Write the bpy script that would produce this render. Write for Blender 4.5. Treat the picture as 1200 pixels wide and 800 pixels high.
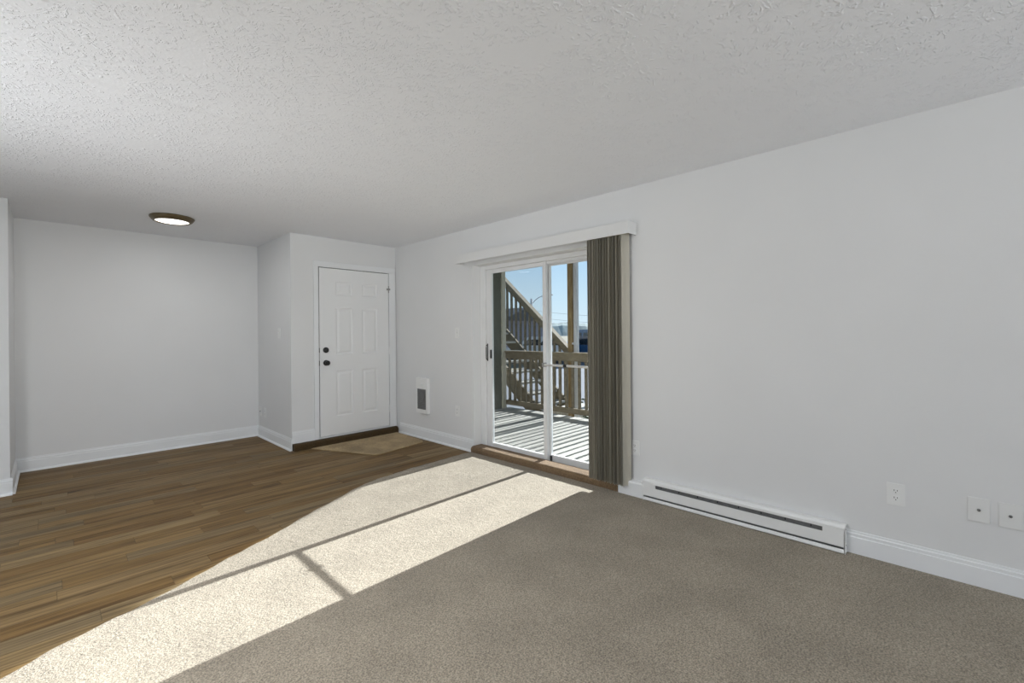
import bpy, bmesh, math, random
from mathutils import Vector, Matrix
import numpy as np
random.seed(7)
PI = math.pi
sc = bpy.context.scene
COL = sc.collection
for o in list(bpy.data.objects):
    bpy.data.objects.remove(o, do_unlink=True)

# ------------------------------------------------------------------ camera
YAW, PITCH, ROLL = math.radians(45.971), math.radians(0.019), math.radians(-0.529)
CAM_H = 1.292
cam_d = bpy.data.cameras.new('camera')
cam = bpy.data.objects.new('camera', cam_d); COL.objects.link(cam)
fw = Vector((math.sin(YAW)*math.cos(PITCH), math.cos(YAW)*math.cos(PITCH), math.sin(PITCH)))
rt = Vector((math.cos(YAW), -math.sin(YAW), 0)); up = rt.cross(fw)
r2 = rt*math.cos(ROLL) + up*math.sin(ROLL); u2 = up*math.cos(ROLL) - rt*math.sin(ROLL)
m = Matrix((r2, u2, -fw)).transposed().to_4x4(); m.translation = (0, 0, CAM_H)
cam.matrix_world = m
cam_d.sensor_fit = 'HORIZONTAL'; cam_d.sensor_width = 36
cam_d.lens = 36*524.5/1200
cam_d.shift_y = -9.94/1200
cam_d.clip_start = 0.05; cam_d.clip_end = 2000
sc.camera = cam

# ------------------------------------------------------------------ world, sun, fill lights, exposure
w = bpy.data.worlds.new('sky'); sc.world = w; w.use_nodes = True
nt = w.node_tree; nt.nodes.clear()
wo = nt.nodes.new('ShaderNodeOutputWorld'); bg = nt.nodes.new('ShaderNodeBackground')
tc = nt.nodes.new('ShaderNodeTexCoord'); sx = nt.nodes.new('ShaderNodeSeparateXYZ')
rp = nt.nodes.new('ShaderNodeValToRGB')
nt.links.new(tc.outputs['Generated'], sx.inputs[0]); nt.links.new(sx.outputs['Z'], rp.inputs[0])
e = rp.color_ramp.elements
e[0].position = 0.0; e[0].color = (0.68, 0.80, 0.88, 1)
e[1].position = 1.0; e[1].color = (0.13, 0.30, 0.62, 1)
k = rp.color_ramp.elements.new(0.20); k.color = (0.38, 0.60, 0.84, 1)
k = rp.color_ramp.elements.new(0.07); k.color = (0.58, 0.75, 0.88, 1)
nt.links.new(rp.outputs[0], bg.inputs[0]); bg.inputs[1].default_value = 1.08
nt.links.new(bg.outputs[0], wo.inputs[0])

SUN_T = 0.424                                   # tangent of the sun's height
sun_d = bpy.data.lights.new('sun', 'SUN'); sun_d.energy = 16.0; sun_d.angle = math.radians(0.3)
sun_d.color = (0.985, 0.99, 1.0)
sun = bpy.data.objects.new('sun', sun_d); COL.objects.link(sun)
sun.rotation_euler = Vector((-1, -0.008, -SUN_T)).to_track_quat('-Z', 'Y').to_euler()
sun.location = (20, 3, 12)

def area(name, loc, direction, sx_, sy_, power, color=(1, 1, 1)):
    d = bpy.data.lights.new(name, 'AREA'); d.shape = 'RECTANGLE'; d.size = sx_; d.size_y = sy_
    d.energy = power; d.color = color
    o = bpy.data.objects.new(name, d); COL.objects.link(o); o.location = loc
    o.rotation_euler = Vector(direction).to_track_quat('-Z', 'Z').to_euler()
    return o
# added fill lights at the unseen rear and left windows, tilted toward the ceiling
area('rear_fill_light', (0.5, -4.10, 1.45), (0, 1, 0.8), 3.2, 1.4, 92, (0.96, 0.98, 1.0)).data.spread = math.radians(110)
area('left_fill_light', (-2.45, 3.0, 1.15), (1, 0, 0.70), 3.0, 1.3, 20, (0.96, 0.98, 1.0)).data.spread = math.radians(78)

sc.view_settings.view_transform = 'Standard'; sc.view_settings.look = 'None'
sc.view_settings.gamma = 1.0; sc.view_settings.use_curve_mapping = False
sc.view_settings.exposure = 0.10

# ------------------------------------------------------------------ helpers
def new_mat(name):
    mt = bpy.data.materials.new(name); mt.use_nodes = True
    n = mt.node_tree.nodes; b = n['Principled BSDF']
    return mt, mt.node_tree, b
def noise_mat(name, col, rough=0.6, var=0.08, scale=8, bump=0.0, bscale=200, bdist=0.002, metal=0.0, stretch=(1, 1, 1), coat=0.0, spec=0.5):
    """procedural paint / plastic / metal / timber: a base colour with soft variation and fine relief"""
    mt, t, b = new_mat(name); N = t.nodes; L = t.links
    tcn = N.new('ShaderNodeTexCoord'); mp = N.new('ShaderNodeMapping'); mp.inputs['Scale'].default_value = stretch
    L.new(tcn.outputs['Object'], mp.inputs[0])
    nz = N.new('ShaderNodeTexNoise'); nz.inputs['Scale'].default_value = scale; nz.inputs['Detail'].default_value = 5
    L.new(mp.outputs[0], nz.inputs['Vector'])
    cr = N.new('ShaderNodeValToRGB')
    lo = [max(0, c*(1-var)) for c in col]; hi = [min(1, c*(1+var)) for c in col]
    cr.color_ramp.elements[0].position = 0.3; cr.color_ramp.elements[1].position = 0.7
    cr.color_ramp.elements[0].color = (*lo, 1); cr.color_ramp.elements[1].color = (*hi, 1)
    L.new(nz.outputs[0], cr.inputs[0]); L.new(cr.outputs[0], b.inputs['Base Color'])
    b.inputs['Roughness'].default_value = rough; b.inputs['Metallic'].default_value = metal
    b.inputs['Specular IOR Level'].default_value = spec
    if coat: b.inputs['Coat Weight'].default_value = coat
    if bump:
        n2 = N.new('ShaderNodeTexNoise'); n2.inputs['Scale'].default_value = bscale; n2.inputs['Detail'].default_value = 3
        L.new(mp.outputs[0], n2.inputs['Vector'])
        bp = N.new('ShaderNodeBump'); bp.inputs['Strength'].default_value = bump; bp.inputs['Distance'].default_value = bdist
        L.new(n2.outputs[0], bp.inputs['Height']); L.new(bp.outputs[0], b.inputs['Normal'])
    return mt

M = {}
M['wall'] = noise_mat('wall_paint', (0.78, 0.78, 0.78), 0.75, 0.015, 1.5, 0.25, 180, 0.001, spec=0.25)
M['trim'] = noise_mat('trim_paint', (0.84, 0.85, 0.86), 0.42, 0.015, 3, 0.05, 90, 0.001, spec=0.4)
M['door'] = noise_mat('door_paint', (0.86, 0.86, 0.86), 0.4, 0.01, 3, 0.05, 60, 0.001, spec=0.4)
M['vinyl'] = noise_mat('white_vinyl', (0.80, 0.80, 0.80), 0.35, 0.02, 6)
M['plastic'] = noise_mat('white_plastic', (0.84, 0.84, 0.83), 0.35, 0.01, 10)
M['valance'] = noise_mat('valance_vinyl', (0.76, 0.76, 0.755), 0.45, 0.01, 8)
M['plate'] = noise_mat('painted_plate', (0.80, 0.80, 0.79), 0.4, 0.01, 10)
M['black'] = noise_mat('black_metal', (0.012, 0.011, 0.010), 0.35, 0.1, 30)
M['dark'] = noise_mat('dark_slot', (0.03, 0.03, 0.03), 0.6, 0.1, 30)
M['hinge'] = noise_mat('hinge_metal', (0.35, 0.34, 0.33), 0.4, 0.05, 20, metal=0.7)
M['bronze'] = noise_mat('bronze_ring', (0.17, 0.13, 0.075), 0.38, 0.15, 12, metal=0.6)
M['heater'] = noise_mat('heater_enamel', (0.86, 0.86, 0.85), 0.38, 0.01, 6)
M['fin'] = noise_mat('heater_element', (0.22, 0.22, 0.22), 0.5, 0.12, 40, metal=0.5)
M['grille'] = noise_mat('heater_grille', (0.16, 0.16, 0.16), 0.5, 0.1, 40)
M['steel'] = noise_mat('bar_steel', (0.75, 0.74, 0.72), 0.3, 0.05, 30, metal=0.4)
M['vane'] = noise_mat('vane_fabric', (0.49, 0.46, 0.385), 0.55, 0.06, 10, 0.2, 300, 0.001, stretch=(30, 30, 0.6))
def vary_by_object(mt, lo, hi):
    t = mt.node_tree; b = t.nodes['Principled BSDF']; src = b.inputs['Base Color'].links[0].from_socket
    oi = t.nodes.new('ShaderNodeObjectInfo'); mr = t.nodes.new('ShaderNodeMapRange'); mr.inputs['To Min'].default_value = lo; mr.inputs['To Max'].default_value = hi
    vm = t.nodes.new('ShaderNodeVectorMath'); vm.operation = 'SCALE'
    t.links.new(oi.outputs['Random'], mr.inputs[0]); t.links.new(src, vm.inputs[0]); t.links.new(mr.outputs[0], vm.inputs['Scale'])
    t.links.new(vm.outputs[0], b.inputs['Base Color'])
vary_by_object(M['vane'], 0.72, 1.25)
M['deck'] = noise_mat('weathered_boards', (0.37, 0.36, 0.325), 0.8, 0.22, 9, 0.3, 60, 0.003, stretch=(0.5, 6, 3), spec=0.2)
vary_by_object(M['deck'], 0.88, 1.12)
M['rail_wood'] = noise_mat('treated_timber', (0.155, 0.13, 0.088), 0.8, 0.25, 9, 0.3, 60, 0.003, stretch=(2, 1, 2), spec=0.2)
M['post_wood'] = noise_mat('brown_timber', (0.21, 0.15, 0.075), 0.8, 0.25, 9, 0.3, 60, 0.003, stretch=(4, 4, 0.6), spec=0.2)
M['grey_metal'] = noise_mat('painted_downpipe', (0.40, 0.41, 0.42), 0.5, 0.06, 12)
M['siding'] = noise_mat('porch_siding', (0.105, 0.105, 0.08), 0.7, 0.1, 4, 0.2, 120, 0.002)
M['siding_trim'] = noise_mat('porch_trim', (0.42, 0.40, 0.32), 0.7, 0.08, 4)
M['sill'] = noise_mat('aluminium_sill', (0.62, 0.62, 0.60), 0.4, 0.05, 10, metal=0.2)

def mat_ceiling():
    mt, t, b = new_mat('stomped_ceiling'); N = t.nodes; L = t.links
    b.inputs['Base Color'].default_value = (0.885, 0.895, 0.925, 1); b.inputs['Roughness'].default_value = 0.85
    b.inputs['Specular IOR Level'].default_value = 0.2
    tcn = N.new('ShaderNodeTexCoord')
    def math_(op, a, c=None):
        n = N.new('ShaderNodeMath'); n.operation = op
        for i, v in enumerate((a, c)):
            if v is None: continue
            if isinstance(v, (int, float)): n.inputs[i].default_value = v
            else: L.new(v, n.inputs[i])
        return n.outputs[0]
    def layer(scale, off):
        ad = N.new('ShaderNodeVectorMath'); ad.operation = 'ADD'; ad.inputs[1].default_value = off
        L.new(tcn.outputs['Object'], ad.inputs[0])
        wz = N.new('ShaderNodeTexNoise'); wz.inputs['Scale'].default_value = 9; L.new(ad.outputs[0], wz.inputs['Vector'])
        wm = N.new('ShaderNodeVectorMath'); wm.operation = 'MULTIPLY_ADD'
        wm.inputs[1].default_value = (0.05, 0.05, 0); L.new(wz.outputs['Color'], wm.inputs[0]); L.new(ad.outputs[0], wm.inputs[2])
        vo = N.new('ShaderNodeTexVoronoi'); vo.voronoi_dimensions = '2D'; vo.inputs['Scale'].default_value = scale
        L.new(wm.outputs[0], vo.inputs['Vector'])
        df = N.new('ShaderNodeVectorMath'); df.operation = 'SUBTRACT'
        L.new(wm.outputs[0], df.inputs[0]); L.new(vo.outputs['Position'], df.inputs[1])
        s = N.new('ShaderNodeSeparateXYZ'); L.new(df.outputs[0], s.inputs[0])
        ang = math_('ARCTAN2', s.outputs[1], s.outputs[0])
        rr = vo.outputs['Distance']
        sc_ = N.new('ShaderNodeSeparateColor'); L.new(vo.outputs['Color'], sc_.inputs[0])
        cb = N.new('ShaderNodeCombineXYZ')
        L.new(math_('MULTIPLY', ang, 3.4), cb.inputs[0]); L.new(math_('MULTIPLY', rr, 5.0), cb.inputs[1])
        L.new(math_('MULTIPLY', sc_.outputs[0], 50.0), cb.inputs[2])
        nz = N.new('ShaderNodeTexNoise'); nz.inputs['Scale'].default_value = 1.6; nz.inputs['Detail'].default_value = 2
        L.new(cb.outputs[0], nz.inputs['Vector'])
        cr = N.new('ShaderNodeValToRGB'); cr.color_ramp.elements[0].position = 0.57; cr.color_ramp.elements[1].position = 0.66
        L.new(nz.outputs[0], cr.inputs[0])
        mk = N.new('ShaderNodeValToRGB'); ee = mk.color_ramp.elements
        ee[0].position = 0.10; ee[0].color = (0, 0, 0, 1); ee[1].position = 0.22; ee[1].color = (1, 1, 1, 1)
        q = ee.new(0.50); q.color = (1, 1, 1, 1); q = ee.new(0.66); q.color = (0, 0, 0, 1)
        L.new(rr, mk.inputs[0])
        return math_('MULTIPLY', cr.outputs[0], mk.outputs[0])
    h = math_('MAXIMUM', layer(4.3, (0, 0, 0)), layer(5.1, (3.3, 7.7, 0)))
    fz = N.new('ShaderNodeTexNoise'); fz.inputs['Scale'].default_value = 70; fz.inputs['Detail'].default_value = 3
    L.new(tcn.outputs['Object'], fz.inputs['Vector'])
    bz = N.new('ShaderNodeTexNoise'); bz.inputs['Scale'].default_value = 1.3; L.new(tcn.outputs['Object'], bz.inputs['Vector'])
    hh = math_('ADD', math_('ADD', math_('MULTIPLY', h, 0.8), math_('MULTIPLY', fz.outputs[0], 0.35)), math_('MULTIPLY', bz.outputs[0], 1.5))
    bp = N.new('ShaderNodeBump'); bp.inputs['Strength'].default_value = 0.62; bp.inputs['Distance'].default_value = 0.006
    L.new(hh, bp.inputs['Height']); L.new(bp.outputs[0], b.inputs['Normal'])
    return mt
M['ceiling'] = mat_ceiling()

def mat_wood():
    mt, t, b = new_mat('vinyl_plank'); N = t.nodes; L = t.links
    tcn = N.new('ShaderNodeTexCoord'); oi = N.new('ShaderNodeObjectInfo')
    geo = N.new('ShaderNodeNewGeometry')
    of = N.new('ShaderNodeVectorMath'); of.operation = 'MULTIPLY_ADD'
    cbr = N.new('ShaderNodeCombineXYZ')
    for i in range(3): L.new(oi.outputs['Random'], cbr.inputs[i])
    L.new(cbr.outputs[0], of.inputs[0]); of.inputs[1].default_value = (37, 53, 91); L.new(tcn.outputs['Object'], of.inputs[2])
    def nz(stretch, scale, detail=6, rough=0.6):
        mp = N.new('ShaderNodeMapping'); mp.inputs['Scale'].default_value = stretch; L.new(of.outputs[0], mp.inputs[0])
        n = N.new('ShaderNodeTexNoise'); n.inputs['Scale'].default_value = scale; n.inputs['Detail'].default_value = detail
        n.inputs['Roughness'].default_value = rough; L.new(mp.outputs[0], n.inputs['Vector']); return n.outputs[0]
    base = N.new('ShaderNodeValToRGB'); ee = base.color_ramp.elements
    ee[0].position = 0.0; ee[0].color = (0.185, 0.107, 0.037, 1); ee[1].position = 1.0; ee[1].color = (0.282, 0.186, 0.079, 1)
    for p, c in ((0.3, (0.225, 0.141, 0.054, 1)), (0.55, (0.245, 0.165, 0.077, 1)), (0.8, (0.205, 0.149, 0.079, 1))):
        q = ee.new(p); q.color = c
    L.new(oi.outputs['Random'], base.inputs[0])
    grain = N.new('ShaderNodeValToRGB'); g = grain.color_ramp.elements
    g[0].position = 0.34; g[0].color = (0.40, 0.36, 0.32, 1); g[1].position = 0.62; g[1].color = (1.12, 1.12, 1.1, 1)
    L.new(nz((0.7, 22, 1), 2.2), grain.inputs[0])
    m1 = N.new('ShaderNodeMix'); m1.data_type = 'RGBA'; m1.blend_type = 'MULTIPLY'; m1.inputs[0].default_value = 1
    L.new(base.outputs[0], m1.inputs[6]); L.new(grain.outputs[0], m1.inputs[7])
    kn = N.new('ShaderNodeValToRGB'); g = kn.color_ramp.elements
    g[0].position = 0.24; g[0].color = (0.30, 0.25, 0.2, 1); g[1].position = 0.36; g[1].color = (1, 1, 1, 1)
    L.new(nz((1.6, 9, 1), 1.8, 3), kn.inputs[0])
    m2 = N.new('ShaderNodeMix'); m2.data_type = 'RGBA'; m2.blend_type = 'MULTIPLY'; m2.inputs[0].default_value = 1
    L.new(m1.outputs[2], m2.inputs[6]); L.new(kn.outputs[0], m2.inputs[7])
    L.new(m2.outputs[2], b.inputs['Base Color'])
    b.inputs['Roughness'].default_value = 0.55; b.inputs['Specular IOR Level'].default_value = 0.22
    bp = N.new('ShaderNodeBump'); bp.inputs['Strength'].default_value = 0.2; bp.inputs['Distance'].default_value = 0.001
    L.new(nz((0.7, 30, 1), 6), bp.inputs['Height']); L.new(bp.outputs[0], b.inputs['Normal'])
    return mt
M['wood'] = mat_wood()
M['gap'] = noise_mat('plank_joint', (0.045, 0.03, 0.018), 0.8, 0.1, 20)

def mat_carpet(name, col, big=0.10, bump=0.9):
    mt, t, b = new_mat(name); N = t.nodes; L = t.links
    tcn = N.new('ShaderNodeTexCoord')
    def nz(scale, detail=2, rough=0.5):
        n = N.new('ShaderNodeTexNoise'); n.inputs['Scale'].default_value = scale; n.inputs['Detail'].default_value = detail
        n.inputs['Roughness'].default_value = rough; L.new(tcn.outputs['Object'], n.inputs['Vector']); return n.outputs[0]
    def ramp(src, p0, p1, v0, v1):
        r = N.new('ShaderNodeValToRGB'); r.color_ramp.elements[0].position = p0; r.color_ramp.elements[1].position = p1
        r.color_ramp.elements[0].color = (v0, v0, v0, 1); r.color_ramp.elements[1].color = (v1, v1, v1, 1); L.new(src, r.inputs[0]); return r.outputs[0]
    def mul(a, c):
        x = N.new('ShaderNodeMix'); x.data_type = 'RGBA'; x.blend_type = 'MULTIPLY'; x.inputs[0].default_value = 1
        L.new(a, x.inputs[6]); L.new(c, x.inputs[7]); return x.outputs[2]
    rgb = N.new('ShaderNodeRGB'); rgb.outputs[0].default_value = (*col, 1)
    c = mul(rgb.outputs[0], ramp(nz(150, 3, 0.7), 0.36, 0.64, 0.55, 1.42))
    c = mul(c, ramp(nz(3.5, 4), 0.35, 0.65, 1-big, 1+big*0.6))
    L.new(c, b.inputs['Base Color']); b.inputs['Roughness'].default_value = 0.95
    b.inputs['Specular IOR Level'].default_value = 0.1; b.inputs['Sheen Weight'].default_value = 0.08
    b.inputs['Sheen Roughness'].default_value = 0.6
    bp = N.new('ShaderNodeBump'); bp.inputs['Strength'].default_value = bump; bp.inputs['Distance'].default_value = 0.006
    ad = N.new('ShaderNodeMath'); ad.operation = 'ADD'; L.new(nz(120, 3, 0.7), ad.inputs[0]); L.new(nz(28, 2), ad.inputs[1])
    L.new(ad.outputs[0], bp.inputs['Height']); L.new(bp.outputs[0], b.inputs['Normal'])
    return mt
M['carpet'] = mat_carpet('carpet_pile', (0.315, 0.272, 0.212))
M['step_carpet'] = mat_carpet('step_carpet', (0.21, 0.14, 0.08))
M['entry_carpet'] = mat_carpet('entry_carpet', (0.072, 0.045, 0.019))
M['mat'] = mat_carpet('mat_pile', (0.40, 0.29, 0.155), 0.3)

def mat_glass():
    mt = bpy.data.materials.new('window_glass'); mt.use_nodes = True
    t = mt.node_tree; t.nodes.clear(); N = t.nodes; L = t.links
    o = N.new('ShaderNodeOutputMaterial'); mx = N.new('ShaderNodeMixShader'); tr = N.new('ShaderNodeBsdfTransparent')
    tr.inputs[0].default_value = (0.95, 0.97, 0.97, 1)
    gl = N.new('ShaderNodeBsdfGlossy'); gl.inputs['Roughness'].default_value = 0.01
    fr = N.new('ShaderNodeFresnel'); fr.inputs[0].default_value = 1.06
    L.new(fr.outputs[0], mx.inputs[0]); L.new(tr.outputs[0], mx.inputs[1]); L.new(gl.outputs[0], mx.inputs[2]); L.new(mx.outputs[0], o.inputs[0])
    return mt
M['glass'] = mat_glass()
def mat_screen():
    mt = bpy.data.materials.new('insect_mesh'); mt.use_nodes = True
    t = mt.node_tree; t.nodes.clear(); N = t.nodes; L = t.links
    o = N.new('ShaderNodeOutputMaterial'); mx = N.new('ShaderNodeMixShader'); tr = N.new('ShaderNodeBsdfTransparent')
    df = N.new('ShaderNodeBsdfDiffuse'); df.inputs[0].default_value = (0.06, 0.06, 0.06, 1); mx.inputs[0].default_value = 0.12
    L.new(tr.outputs[0], mx.inputs[1]); L.new(df.outputs[0], mx.inputs[2]); L.new(mx.outputs[0], o.inputs[0])
    return mt
M['screen'] = mat_screen()
def mat_emit(name, col, strength):
    mt, t, b = new_mat(name)
    b.inputs['Base Color'].default_value = (0.9, 0.9, 0.88, 1); b.inputs['Roughness'].default_value = 0.4
    b.inputs['Emission Color'].default_value = (*col, 1); b.inputs['Emission Strength'].default_value = strength
    return mt
M['diffuser'] = mat_emit('lamp_diffuser', (1.0, 0.98, 0.95), 2.2)

# mesh helpers
def nb(): return bmesh.new()
def box(bm, x0, x1, y0, y1, z0, z1, bev=0.0):
    vs = [bm.verts.new((x, y, z)) for z in (z0, z1) for y in (y0, y1) for x in (x0, x1)]
    fs = [bm.faces.new([vs[i] for i in q]) for q in ((0, 2, 3, 1), (4, 5, 7, 6), (0, 1, 5, 4), (2, 6, 7, 3), (0, 4, 6, 2), (1, 3, 7, 5))]
    if bev:
        es = list({ed for f in fs for ed in f.edges})
        bmesh.ops.bevel(bm, geom=es, offset=bev, segments=2, profile=0.6, affect='EDGES')
    return vs
def prism(bm, pts, ext):
    """closed polygon pts (3-D list) extruded by vector ext"""
    ext = Vector(ext); a = [bm.verts.new(p) for p in pts]; c = [bm.verts.new(Vector(p)+ext) for p in pts]
    n = len(pts); bm.faces.new(a[::-1]); bm.faces.new(c)
    for i in range(n): bm.faces.new((a[i], a[(i+1) % n], c[(i+1) % n], c[i]))
def lathe(bm, prof, centre, axis, seg=32):
    """prof: (radius, distance along axis)"""
    ax = Vector(axis).normalized(); t = Vector((0, 0, 1)) if abs(ax.z) < 0.9 else Vector((1, 0, 0))
    u = ax.cross(t).normalized(); v = ax.cross(u); c = Vector(centre); rings = []
    for r, d in prof:
        if r < 1e-6: rings.append([bm.verts.new(c+ax*d)])
        else: rings.append([bm.verts.new(c+ax*d+(u*math.cos(2*PI*i/seg)+v*math.sin(2*PI*i/seg))*r) for i in range(seg)])
    for A, B in zip(rings, rings[1:]):
        for i in range(seg):
            j = (i+1) % seg
            if len(A) == 1 and len(B) == 1: continue
            if len(A) == 1: bm.faces.new((A[0], B[j], B[i]))
            elif len(B) == 1: bm.faces.new((A[i], A[j], B[0]))
            else: bm.faces.new((A[i], A[j], B[j], B[i]))
def tube(bm, pts, r, seg=8):
    pts = [Vector(p) for p in pts]; rings = []
    for i, p in enumerate(pts):
        d = (pts[min(i+1, len(pts)-1)]-pts[max(i-1, 0)]).normalized()
        t = Vector((0, 0, 1)) if abs(d.z) < 0.9 else Vector((1, 0, 0))
        u = d.cross(t).normalized(); v = d.cross(u)
        rr = r[i] if isinstance(r, (list, tuple)) else r
        rings.append([bm.verts.new(p+(u*math.cos(2*PI*k/seg)+v*math.sin(2*PI*k/seg))*rr) for k in range(seg)])
    for A, B in zip(rings, rings[1:]):
        for i in range(seg): bm.faces.new((A[i], A[(i+1) % seg], B[(i+1) % seg], B[i]))
    bm.faces.new(rings[0][::-1]); bm.faces.new(rings[-1])
def beam(bm, a, b, wid, hei, side=(0, 0, 1)):
    """rectangular bar from a to b; hei along 'side' made perpendicular to the bar"""
    a = Vector(a); b = Vector(b); d = (b-a).normalized(); s = Vector(side); s = (s-d*s.dot(d)).normalized(); q = d.cross(s)
    pts = [a+s*(hei/2*i)+q*(wid/2*j) for i, j in ((-1, -1), (-1, 1), (1, 1), (1, -1))]
    prism(bm, pts, b-a)
def obj(name, bm, mat, parent=None, smooth=False):
    bmesh.ops.recalc_face_normals(bm, faces=bm.faces)
    anc = parent
    while anc is not None and anc.get('_o') is None: anc = anc.parent
    if anc is not None:
        off = Vector(anc['_o'])
        for v in bm.verts: v.co -= off
    me = bpy.data.meshes.new(name); bm.to_mesh(me); bm.free()
    me.materials.append(M[mat] if isinstance(mat, str) else mat)
    if smooth:
        for p in me.polygons: p.use_smooth = True
    o = bpy.data.objects.new(name, me); COL.objects.link(o)
    if parent is not None: o.parent = parent
    return o
ROOTS = []
def root(name, loc):
    o = bpy.data.objects.new(name, None); COL.objects.link(o); o.location = loc; o['_o'] = tuple(loc)
    o.empty_display_size = 0.05; ROOTS.append(o); return o
def tag(o, label, cat, group=None):
    o['label'] = label; o['category'] = cat
    if group: o['group'] = group
    return o
def struct(o, label, cat=None):
    o['kind'] = 'structure'; o['label'] = label
    if cat: o['category'] = cat
    return o
def smooth_by_angle(o, deg=35):
    for p in o.data.polygons: p.use_smooth = True
    o.data.set_sharp_from_angle(angle=math.radians(deg))

# ------------------------------------------------------------------ room
XR, YD, XO, YB, XL, YS, H = 3.213, 5.256, 1.880, 6.391, -0.230, 5.54, 2.44
YR, XLL = -4.2, -2.6                        # rear wall, far left wall (behind the camera)
OY0, OY1, OZ1 = 1.89, 3.70, 2.03            # sliding-door opening
XW = 3.45                                   # outer face of the right wall

bm = nb()
box(bm, XR, XW, YR, OY0, -0.06, H); box(bm, XR, XW, OY1, YD+0.15, -0.06, H); box(bm, XR, XW, OY0, OY1, OZ1, H)
struct(obj('wall_right', bm, 'wall'), 'long plain wall with the sliding patio door', 'wall')
DX0, DX1, DZ0, DZ1 = 2.195, 3.10, 0.098, 2.082   # entry door slab
bm = nb()
box(bm, XO, DX0-0.012, YD, YD+0.12, 0, H); box(bm, DX1+0.012, XR, YD, YD+0.12, 0, H)
box(bm, DX0-0.012, DX1+0.012, YD, YD+0.12, DZ1+0.012, H)
struct(obj('wall_entry', bm, 'wall'), 'short wall that holds the white entry door', 'wall')
bm = nb(); box(bm, XO, XO+0.12, YD+0.12, YB+0.12, 0, H)
struct(obj('wall_return', bm, 'wall'), 'shaded return wall beside the entry door', 'wall')
bm = nb(); box(bm, XL-0.12, XO, YB, YB+0.12, 0, H)
struct(obj('wall_back', bm, 'wall'), 'plain far wall of the dining alcove', 'wall')
bm = nb(); box(bm, XL-0.12, XL, YS+0.12, YB, 0, H)
struct(obj('wall_alcove', bm, 'wall'), 'narrow side wall of the alcove at the left edge', 'wall')
bm = nb(); box(bm, XLL, XL, YS, YS+0.12, 0, H)
struct(obj('wall_side', bm, 'wall'), 'wall end at the left edge of the view', 'wall')
bm = nb()
box(bm, XLL-0.12, XLL, YR, 1.4, 0, H); box(bm, XLL-0.12, XLL, 4.6, YS+0.12, 0, H)
box(bm, XLL-0.12, XLL, 1.4, 4.6, 0, 0.7); box(bm, XLL-0.12, XLL, 1.4, 4.6, 2.2, H)
struct(obj('wall_left', bm, 'wall'), 'left wall behind the viewer with an added window', 'wall')
bm = nb()
box(bm, XLL-0.12, -1.1, YR-0.12, YR, 0, H); box(bm, 2.1, XW, YR-0.12, YR, 0, H)
box(bm, -1.1, 2.1, YR-0.12, YR, 0, 0.7); box(bm, -1.1, 2.1, YR-0.12, YR, 2.2, H)
struct(obj('wall_rear', bm, 'wall'), 'rear wall behind the viewer with an added wide window', 'wall')
# windows added behind the viewer to go with the fill lights
wr = root('fill_window_1', (0.5, YR-0.06, 0.7)); struct(wr, 'added wide rear window behind the viewer, for the fill light', 'window')
bm = nb()
for a in ((-1.1, 2.1, 0.7, 0.76), (-1.1, 2.1, 2.14, 2.2), (-1.1, -1.04, 0.76, 2.14), (2.04, 2.1, 0.76, 2.14), (0.47, 0.53, 0.76, 2.14)):
    box(bm, a[0], a[1], YR-0.09, YR-0.04, a[2], a[3])
obj('window_frame', bm, 'vinyl', wr)
for a in ((-1.04, 0.47), (0.53, 2.04)):
    bm = nb(); box(bm, a[0], a[1], YR-0.065, YR-0.06, 0.76, 2.14); obj('pane', bm, 'glass', wr)
wl = root('fill_window_2', (XLL-0.06, 3.0, 0.7)); struct(wl, 'added left wall window out of view, for the fill light', 'window')
bm = nb()
for a in ((1.4, 4.6, 0.7, 0.76), (1.4, 4.6, 2.14, 2.2), (1.4, 1.46, 0.76, 2.14), (4.54, 4.6, 0.76, 2.14), (2.97, 3.03, 0.76, 2.14)):
    box(bm, XLL-0.09, XLL-0.04, a[0], a[1], a[2], a[3])
obj('window_frame', bm, 'vinyl', wl)
for a in ((1.46, 2.97), (3.03, 4.54)):
    bm = nb(); box(bm, XLL-0.065, XLL-0.06, a[0], a[1], 0.76, 2.14); obj('pane', bm, 'glass', wl)

# ceiling, with the low ridge of a taped drywall joint
bm = nb(); box(bm, XLL-0.12, XW, YR-0.12, YB+0.12, H, H+0.12)
ce = struct(obj('ceiling', bm, 'ceiling'), 'white ceiling with a stomped plaster texture', 'ceiling')
bm = nb(); prof = [(-0.06, 0.0005), (-0.035, -0.0015), (-0.012, -0.0055), (0.012, -0.0055), (0.035, -0.0015), (0.06, 0.0005)]
n = 40; rows = []
for i in range(n+1):
    x = -0.9+i*(2.15/n); f_ = math.sin(PI*i/n)**0.5
    rows.append([bm.verts.new((x, 2.70+0.012*math.sin(x*5)+a*(0.8+0.3*random.random()), H+(b_ if b_ > 0 else b_*f_*(0.7+0.6*random.random())))) for a, b_ in prof])
for A, B in zip(rows, rows[1:]):
    for i in range(5): bm.faces.new((A[i], A[i+1], B[i+1], B[i]))
obj('joint_ridge', bm, 'ceiling', ce, smooth=True)

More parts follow.
